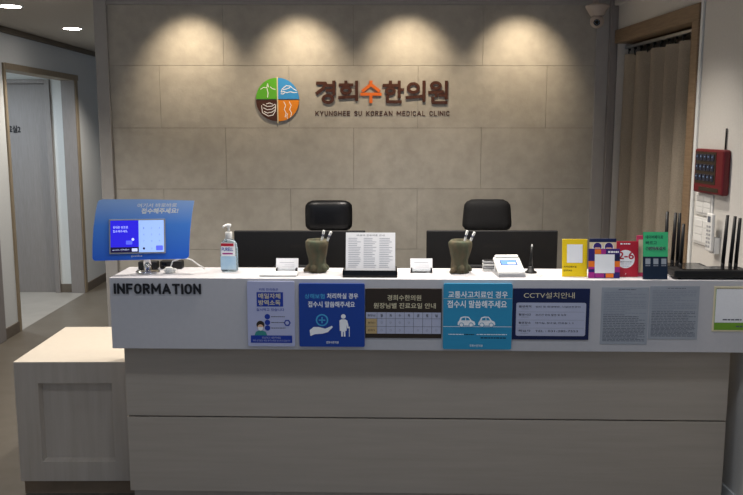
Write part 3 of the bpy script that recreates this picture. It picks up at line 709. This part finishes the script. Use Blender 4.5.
# ============================================================ DOCUMENT STAND
ds = thing('document_stand', 'white text sheet upright on a black tray at the counter middle', 'document stand', onc(1.103, 0.085), CA)
b = MB(); b.box(-0.116, 0.116, -0.055, 0.06, 0, 0.008, M_gloss, bev=0.003)
for a in ((-0.116, 0.116, -0.055, -0.045), (-0.116, 0.116, 0.05, 0.06)): b.box(*a, 0.006, 0.030, M_gloss, bev=0.003)
for a in ((-0.116, -0.106), (0.106, 0.116)): b.box(*a, -0.055, 0.06, 0.006, 0.030, M_gloss, bev=0.003)
b.build('tray', ds)
M = Matrix.Translation((0, 0.020, 0.008)) @ Matrix.Rotation(R(-13), 4, 'X')
b = MB(); b.box(-0.107, 0.107, -0.001, 0.004, 0, 0.174, M_paper, M=M)
rnd = random.Random(4); yy = -0.0015
b.text('비급여 진료비용 안내', -.06, .06, .158, .166, yy, M_grey, M=M)
for r_ in range(17):
    z = .148-r_*.0078
    for (c0, c1) in ((-.096, -.040), (-.030, .030), (.038, .098)):
        e = c0+(c1-c0)*rnd.uniform(.6, 1); b.flat([(c0, z), (e, z), (e, z+.0017), (c0, z+.0017)], yy, M_lgrey, M)
b.build('sheet', ds)

# ============================================================ SIGNATURE PAD
sp = thing('signature_pad', 'white signature pad terminal with small blue screen on the counter', 'terminal', onc(1.700, 0.125), CA+R(4))
M = Matrix.Translation((0, 0, 0.022)) @ Matrix.Rotation(R(19), 4, 'X')
b = MB(); b.prism([(-.058, 0), (.058, 0), (.058, .012), (-.058, .012)], -0.075, 0.07, M_plg); b.box(-0.058, 0.058, -0.072, 0.070, 0.006, 0.026, M_plw, bev=0.007, M=M); b.build('housing', sp)
b = MB(); b.box(-0.05, 0.05, 0.045, 0.072, 0.0, 0.07, M_plw, bev=0.008); b.box(-0.052, 0.052, 0.052, 0.072, 0.022, 0.036, M_plw, bev=0.006, M=M); b.build('paper_housing', sp)
b = MB(); F = M @ Tm((0, 0, 0.0265), (R(-90), 0, 0))
b.flat([(-.036, -.010), (.036, -.010), (.036, .036), (-.036, .036)], 0.0, M_gloss, F); b.flat([(-.033, -.007), (.033, -.007), (.033, .033), (-.033, .033)], -0.0004, M_lcd, F)
b.flat([(-.005, -.003), (.028, -.003), (.028, .012), (-.005, .012)], -0.0008, M_scrt, F); b.build('screen', sp)
# card reader stack
cr = thing('card_reader', 'small grey card reader with white stripes behind the signature pad', 'card reader', onc(1.628, 0.215), CA)
b = MB()
for k in range(4): b.box(-0.03, 0.03, -0.02, 0.02, k*0.012, k*0.012+0.009, M_plg if k % 2 else M_plw, bev=0.002)
b.box(-0.026, 0.026, -0.016, 0.016, 0, 0.045, M_black); b.build('housing', cr)
# black wand antenna
an = thing('desk_microphone', 'slim black upright stick with a pale tip on a small base', 'microphone', onc(1.803, 0.165), CA)
b = MB(); b.lathe([(0.026, 0), (0.026, 0.005), (0.016, 0.010), (0.011, 0.028), (0.009, 0.030)], M_black, n=24); b.build('base', an)
b = MB(); b.tube([(0, 0, 0.028), (0, 0, 0.07), (0.002, 0, 0.115)], [0.009, 0.006, 0.0045], M_black, 12); b.build('stem', an)
b = MB(); b.lathe([(0.003, 0.112), (0.0045, 0.116), (0.003, 0.124), (0.001, 0.127)], M_plw, Tm((0.002, 0, 0)), n=12); b.build('tip', an)
b = MB(); b.tube([(0, 0, 0.003), (0.02, -0.01, 0.003), (0.04, -0.005, 0.003), (0.055, -0.02, 0.003), (0.075, -0.022, 0.003), (0.07, -0.034, 0.003), (0.045, -0.036, 0.003)], 0.0022, M_plw, 6)
o = b.build('thin_cable'); o.location = onc(1.766, 0.110); o.rotation_euler = (0, 0, CA); tag(o, 'short thin white cable lying right of the signature pad', 'cable')

# ============================================================ STAND CARDS
def stand(name, label, u, v, w, h, m, rz=0.0):
    s = Sign(name, label, 'sign', 0, 0, w, h, 0.003, m, group='upright cards on the counter', M0=onc(u, v), rotz=CA+rz, lean=R(7), part='card')
    b = MB(); b.box(w*.2, w*.8, 0.0, 0.0018, 0.0, h*.7, M_acry, M=Matrix.Translation((0, 0.042, 0.0005)) @ Matrix.Rotation(R(14), 4, 'X'))
    b.box(w*.2, w*.8, 0.0, 0.043, 0.0, 0.002, M_acry); b.build('easel_foot', s.t)
    return s
s = stand('payment_card_stand', 'yellow upright card with a white square, standing on the counter', 1.920, 0.075, 0.106, 0.160, M_yel)
s.rect(.19, .14, .81, .63, M_wh, 2); s.text('카카오페이로', .06, .71, .58, .765, M_ink, bold=.03); s.text('결제하세요', .06, .81, .40, .86, M_ink, bold=.02); s.done()
s = stand('payment_card_stand', 'purple, orange and magenta plaid upright card with a white square in its middle', 2.024, 0.045, 0.132, 0.124, M_purp)
for a in ((0, .42, .20, .62, M_orange), (.80, .42, 1, .62, M_orange), (.80, .62, 1, .80, M_mag), (.20, .02, .40, .18, M_orange), (.0, .80, .20, 1, M_mag), (.55, .84, .80, .98, M_orange), (.22, .84, .5, .98, M_mag), (.40, .02, .55, .18, M_mag), (.0, .62, .2, .7, M_mag), (.8, .2, 1, .42, M_navy)): s.rect(*a[:4], a[4], 1)
s.rect(.20, .19, .83, .83, M_wh, 2); s.dashes(.62, .96, .08, .06, M_wh, 2, n=4, seed=3); s.done()
s = stand('picture_card', 'small navy card with two round capped heads behind the plaid card', 2.040, 0.098, 0.115, 0.160, M_navy)
s.rect(0, .10, 1.0, .60, M_cream, 1)
for fx in (.30, .72): s.circle(fx, .24, .18, M_wh, 2); s.circle(fx, .22, .15, M_purp, 3); s.rect(fx-.12, .24, fx+.12, .40, M_skin, 4, rad=.006)
s.rect(.0, .38, 1, .46, M_wh, 5); s.done()
s = stand('numbered_card', 'red upright card with 2-6 in a white circle', 2.150, 0.075, 0.090, 0.152, M_red)
s.circle(.42, .50, .43, M_wh, 1, n=36); s.text('2-6', .08, .30, .80, .50, M_red, 2, bold=.05)
s.dashes(.16, .72, .57, .018, M_grey, 2, n=5, seed=2); s.dashes(.2, .68, .63, .014, M_lgrey, 2, n=5, seed=3); s.dashes(.28, .6, .69, .014, M_lgrey, 2, n=4, seed=4)
s.rect(.17, .055, .27, .095, M_wh, 2); s.dashes(.32, .66, .06, .03, M_wh, 2, n=3, seed=5); s.text('5', .40, .90, .46, .93, M_wh, 2)
s.done()
s = stand('green_card_stand', 'tall upright card, bright green above and dark navy below', 2.245, 0.022, 0.103, 0.198, M_dnavy)
s.rect(0, 0, 1, .52, M_green, 1)
for i, tx in enumerate(('네이버페이로', '빠르고', '간편하게 결제')): s.text(tx, .10, .07+i*.12, (.80, .55, .90)[i], .145+i*.12, M_dnavy, 2, bold=.03)
for fx in (.10, .42, .74): s.rect(fx, .56, fx+.20, .68, M_papg, 2); s.dashes(fx, fx+.2, .70, .02, M_lgrey, 2, n=2, seed=1)
s.done()
s = stand('pink_card', 'pink edged card standing behind the green and navy card', 2.236, 0.085, 0.09, 0.175, M_pink); s.rect(.1, .1, .9, .9, M_cream, 1); s.done('print')

# ============================================================ ROUTERS
def router(u, v, w, d, h, label, ants, rz=0, group='black wifi routers'):
    t = thing('wifi_router', label, 'router', onc(u, v), CA+rz, group)
    b = MB(); b.box(0, w, 0, d, 0.006, h, M_black, bev=0.006); b.box(w*.12, w*.88, d*.12, d*.88, h-0.002, h+0.003, M_gloss, bev=0.001)
    for x in (0.02, w-0.03):
        for y in (0.015, d-0.025): b.box(x, x+0.012, y, y+0.012, 0, 0.007, M_black)
    b.build('housing', t)
    for (x, y, dx, top) in ants:
        b = MB(); b.cyl((x, y, h-0.012), 0.008, 0.030, M_black, n=14)
        b.tube([(x, y, h+0.012), (x+dx*.5, y, (h+top)/2), (x+dx, y, top)], [0.0082, 0.0078, 0.0065], M_black, 10); b.build('antenna', t)
    return t
router(2.375, 0.015, 0.31, 0.10, 0.040, 'long black wifi router at the counter edge by the right wall', [(0.052, 0.085, 0.004, 0.225), (0.230, 0.085, 0.008, 0.262), (0.262, 0.085, 0.008, 0.258), (0.285, 0.085, 0.006, 0.250)])
router(2.360, 0.135, 0.21, 0.12, 0.032, 'smaller black wifi router behind the long one', [(0.048, 0.10, -0.003, 0.262), (0.078, 0.10, 0.004, 0.258), (0.100, 0.10, 0.000, 0.256)])

# ============================================================ MONITORS
def monitor(x, label):
    t = thing('computer_monitor', label, 'monitor', (x, 3.95, 0.7305), CA*0.3, 'computer monitors')
    b = MB(); b.box(-0.322, 0.322, 0.008, 0.030, 0.100, 0.458, M_black, bev=0.005); b.box(-0.13, 0.13, -0.013, 0.010, 0.12, 0.29, M_black, bev=0.010); b.build('display_housing', t)
    b = MB(); b.flat([(0.312, 0.112), (-0.312, 0.112), (-0.312, 0.455), (0.312, 0.455)], 0.0305, M_gloss); b.build('screen', t)
    b = MB(); b.box(-0.035, 0.035, -0.042, -0.013, 0.012, 0.26, M_black, bev=0.006); b.build('neck', t)
    b = MB(); b.box(-0.13, 0.13, -0.11, 0.09, 0.0, 0.013, M_black, bev=0.005); b.build('base', t)
    b = MB(); b.text('SAMSUNG', -0.045, 0.045, 0.375, 0.390, 0.0075, M_groove, bold=.01); b.build('lettering', t)
monitor(-0.320, 'black monitor seen from behind, left of the document stand')
monitor(0.624, 'black monitor seen from behind, right of the document stand')

# ============================================================ CHAIRS
def chair(x, y, label, hr, fab, hw, z0, z1, taper):
    t = thing('office_chair', label, 'chair', (x, y, 0), hr, 'office chairs')
    b = MB(); n = 18; tt = bmesh.new()
    bmesh.ops.create_cube(tt, size=1)
    bmesh.ops.subdivide_edges(tt, edges=tt.edges[:], cuts=7, use_grid_fill=True)
    for v in tt.verts:
        X, Y, Z = v.co*2
        # superellipse rounding
        k = 1-0.06*(X**8)*1-0.0; kz = 1-0.07*(Z**8)
        Xr = X*(1-0.05*abs(Z)**6)*(1-taper*(Z)); Zr = Z*(1-0.10*abs(X)**6)
        Yr = Y*(1-0.55*max(abs(X)**5, abs(Z)**5))
        cr = 1-0.06*(X**8)*(Z**8); Xr *= cr; Zr *= cr
        v.co = Vector((Xr*hw, Yr*0.03+0.012*X*X, (z0+z1)/2+Zr*(z1-z0)/2))
    b.merge(tt, fab, None, True); b.build('headrest', t)
    b = MB(); tt = bmesh.new(); bmesh.ops.create_cube(tt, size=1); bmesh.ops.subdivide_edges(tt, edges=tt.edges[:], cuts=7, use_grid_fill=True)
    for v in tt.verts:
        X, Y, Z = v.co*2
        v.co = Vector((X*0.205*(1-0.06*abs(Z)**4), Y*0.03*(1-0.4*max(abs(X)**5, abs(Z)**5))-0.035*X*X+0.02, 0.79+Z*0.25*(1-0.06*abs(X)**5)))
    b.merge(tt, fab, None, True); b.build('backrest', t)
    for s_ in (-0.05, 0.05): b = MB(); b.box(s_-0.008, s_+0.008, 0.02, 0.035, 0.98, z0+0.03, M_black); b.build('headrest_bracket', t)
    b = MB(); b.box(-0.24, 0.24, -0.50, -0.03, 0.44, 0.52, fab, bev=0.03, seg=4, smooth=True); b.build('seat', t)
    b = MB(); b.box(-0.03, 0.03, -0.16, 0.05, 0.40, 0.44, M_black); b.box(-0.03, 0.03, 0.035, 0.07, 0.40, 0.62, M_black, bev=0.006); b.build('back_bracket', t)
    for s_ in (-1, 1):
        b = MB(); b.box(s_*0.27-0.02, s_*0.27+0.02, -0.42, -0.12, 0.66, 0.69, M_black, bev=0.01); b.box(s_*0.27-0.012, s_*0.27+0.012, -0.29, -0.24, 0.44, 0.665, M_black, bev=0.004); b.box(min(s_*0.27, s_*0.2), max(s_*0.27, s_*0.2), -0.29, -0.24, 0.43, 0.445, M_black); b.build('armrest', t)
    b = MB(); b.cyl((0, -0.25, 0.10), 0.03, 0.31, M_black); b.build('gas_column', t)
    for k in range(5):
        a = R(90+72*k); c_, s2 = math.cos(a), math.sin(a)
        b = MB(); b.tube([(0.0, -0.25, 0.11), (c_*.15, -0.25+s2*.15, 0.10), (c_*.29, -0.25+s2*.29, 0.07)], [0.022, 0.018, 0.014], M_black, 10); lg_ = b.build('base_leg', t)
        b = MB(); b.cyl((c_*.29-0.014, -0.25+s2*.29, 0.026), 0.026, 0.028, M_black, axis='x'); b.build('caster', lg_)
chair(-0.2065, 4.62, 'black leather office chair behind the left monitor', 0, M_leather, 0.134, 1.101, 1.279, 0.0)
chair(0.6975, 4.62, 'black fabric office chair behind the right monitor', 0, M_mesh, 0.136, 1.10, 1.284, 0.05)

# ============================================================ CCTV CAMERA
M_cam = mat('shaded_white_plastic', 'b5aaa2', 0.45, noise=30, col2='afa49c')  # white plastic, greyed in its base colour for the partial shadow on it
cc = thing('security_camera', 'white ceiling security camera with round eye in the right corner', 'camera', (1.385, 5.0, CEIL), 0)
b = MB(); b.cyl((0, 0, -0.012), 0.040, 0.012, M_cam); b.cyl((-0.01, 0, -0.06), 0.015, 0.05, M_cam); b.build('mount', cc)
b = MB(); b.lathe([(0.035, -0.135), (0.042, -0.13), (0.068, -0.085), (0.070, -0.078), (0.066, -0.072), (0.015, -0.058)], M_cam, n=32); b.build('hood', cc)
b = MB(); c = (0, -0.005, -0.165)
b.lathe([(0.041*math.sin(R(k*12+2)), -0.041*math.cos(R(k*12+2))) for k in range(15)], M_cam, Tm(c), n=28)
ey = b.build('eye_ball', cc)
b = MB(); MM = Tm((-0.012, -0.043, -0.178), (R(78), 0, R(-10)))
b.lathe([(0.019, 0.0), (0.019, 0.006)], M_black, MM, n=24); b.lathe([(0.008, 0.006), (0.006, 0.009)], M_gloss, MM, n=16)
for k in range(8): b.cyl((0.0135*math.cos(k*math.pi/4), 0.0135*math.sin(k*math.pi/4), 0.006), 0.0025, 0.0015, M_led, n=8, M=MM)
b.build('lens', ey)

# ============================================================ RIGHT WALL: CURTAIN AND DEVICES
def rthing(name, label, cat, u, z, group=None, w=0.0): return thing(name, label, cat, on_right(u, z, w), RA, group)
cu = rthing('door_curtain', 'grey beige linen curtain hanging in the doorway on the right', 'curtain', 0.0, 0.0)
tt = bmesh.new(); nu, nz = 150, 24; grid = []
for i in range(nu+1):
    s_ = i/nu; row = []
    for j in range(nz+1):
        q = j/nz; z = 0.04+2.085*q; u = 0.055+1.015*s_
        ph = 2*math.pi*(6.1*s_+0.30*math.sin(5*s_+1)) ; am = 0.036+0.014*(1-q)+0.006*math.sin(9*s_)
        y = 0.06+am*math.sin(ph)+0.008*math.sin(2.3*ph+q*2)*(1-q*.5)
        row.append(tt.verts.new((u+0.006*math.sin(3*q+4*s_)+0.008*math.cos(ph), y, z)))
    grid.append(row)
for i in range(nu):
    for j in range(nz): tt.faces.new((grid[i][j], grid[i+1][j], grid[i+1][j+1], grid[i][j+1]))
bmesh.ops.solidify(tt, geom=tt.faces[:], thickness=0.002)
b = MB(); b.merge(tt, M_curt, None, True); b.build('fabric', cu)
for k in range(11):
    b = MB(); x = 0.09+k*0.095; b.tube([(x, 0.06, 2.115), (x, 0.055, 2.140), (x+0.004, 0.058, 2.158)], 0.004, M_black, 8); b.box(x-0.007, x+0.007, 0.052, 0.066, 2.150, 2.162, M_black); b.build('hook', cu)
b = MB(); b.box(0.036, 1.104, 0.045, 0.073, 2.162, 2.180, M_alu, bev=0.003); o = b.build('curtain_rail'); o.location = RO; o.rotation_euler = (0, 0, RA); tag(o, 'slim metal curtain rail under the wooden door header', 'curtain rail')

# red call panel
rp = rthing('call_bell_panel', 'dark red wall panel with three rows of dark call buttons', 'panel', 1.255, 1.385)
b = MB(); b.box(0, 0.285, -0.036, 0, 0, 0.205, M_redp, bev=0.010, seg=3); b.build('housing', rp)
b = MB(); b.box(0.018, 0.218, -0.0375, -0.036, 0.045, 0.192, M_brown); b.build('button_plate', rp)
for r_ in range(3):
    for c_ in range(5):
        x = 0.022+c_*0.038; z = 0.155-r_*0.046
        b = MB(); b.box(x, x+0.030, -0.041, -0.0376, z-0.004, z+0.026, M_btn, bev=0.0015); b.cyl((x+0.015, -0.0425, z+0.014), 0.004, 0.0015, M_led, axis='y', n=12); b.build('button', rp)
b = MB(); b.box(0.06, 0.25, -0.0375, -0.036, 0.012, 0.030, M_brown, bev=0.0005); b.build('slot', rp)
b = MB(); b.tube([(0.235, -0.006, 0.205), (0.235, -0.006, 0.25), (0.235, -0.006, 0.30)], 0.004, M_black, 8); b.build('cord', rp)
# light switches
def switch(u, z, w, h, rows, cols, label):
    t = rthing('light_switch', label, 'light switch', u, z, 'light switches')
    b = MB(); b.box(0, w, -0.008, 0, 0, h, M_plw, bev=0.003); b.build('plate', t)
    cw_, rh = (w-0.024)/cols, (h-0.024)/rows
    for r_ in range(rows):
        for c_ in range(cols):
            b = MB(); x = 0.012+c_*cw_; zz = 0.012+r_*rh
            b.box(x+0.002, x+cw_-0.002, -0.012, -0.008, zz+0.001, zz+rh-0.001, M_plw, bev=0.0015); b.build('rocker', t)
switch(1.235, 1.275, 0.17, 0.105, 3, 2, 'white wall switch plate directly below the red panel')
switch(1.225, 1.135, 0.20, 0.130, 3, 2, 'white wall switch plate behind the handset, above the routers')
ih = rthing('remote_control_holder', 'white remote control in a wall holder beside the lower switch', 'remote control', 1.43, 1.115)
b = MB(); b.box(0.002, 0.058, -0.028, 0, 0.0, 0.075, M_plw, bev=0.005); b.build('holder', ih)
b = MB(); b.box(0.002, 0.058, -0.046, -0.029, 0.012, 0.185, M_plw, bev=0.006); b.box(0.016, 0.044, -0.0465, -0.046, 0.145, 0.172, M_grey)
for r_ in range(6):
    for c_ in range(2): b.box(0.012+c_*0.022, 0.026+c_*0.022, -0.048, -0.046, 0.030+r_*0.018, 0.040+r_*0.018, M_plg)
b.build('remote', ih)
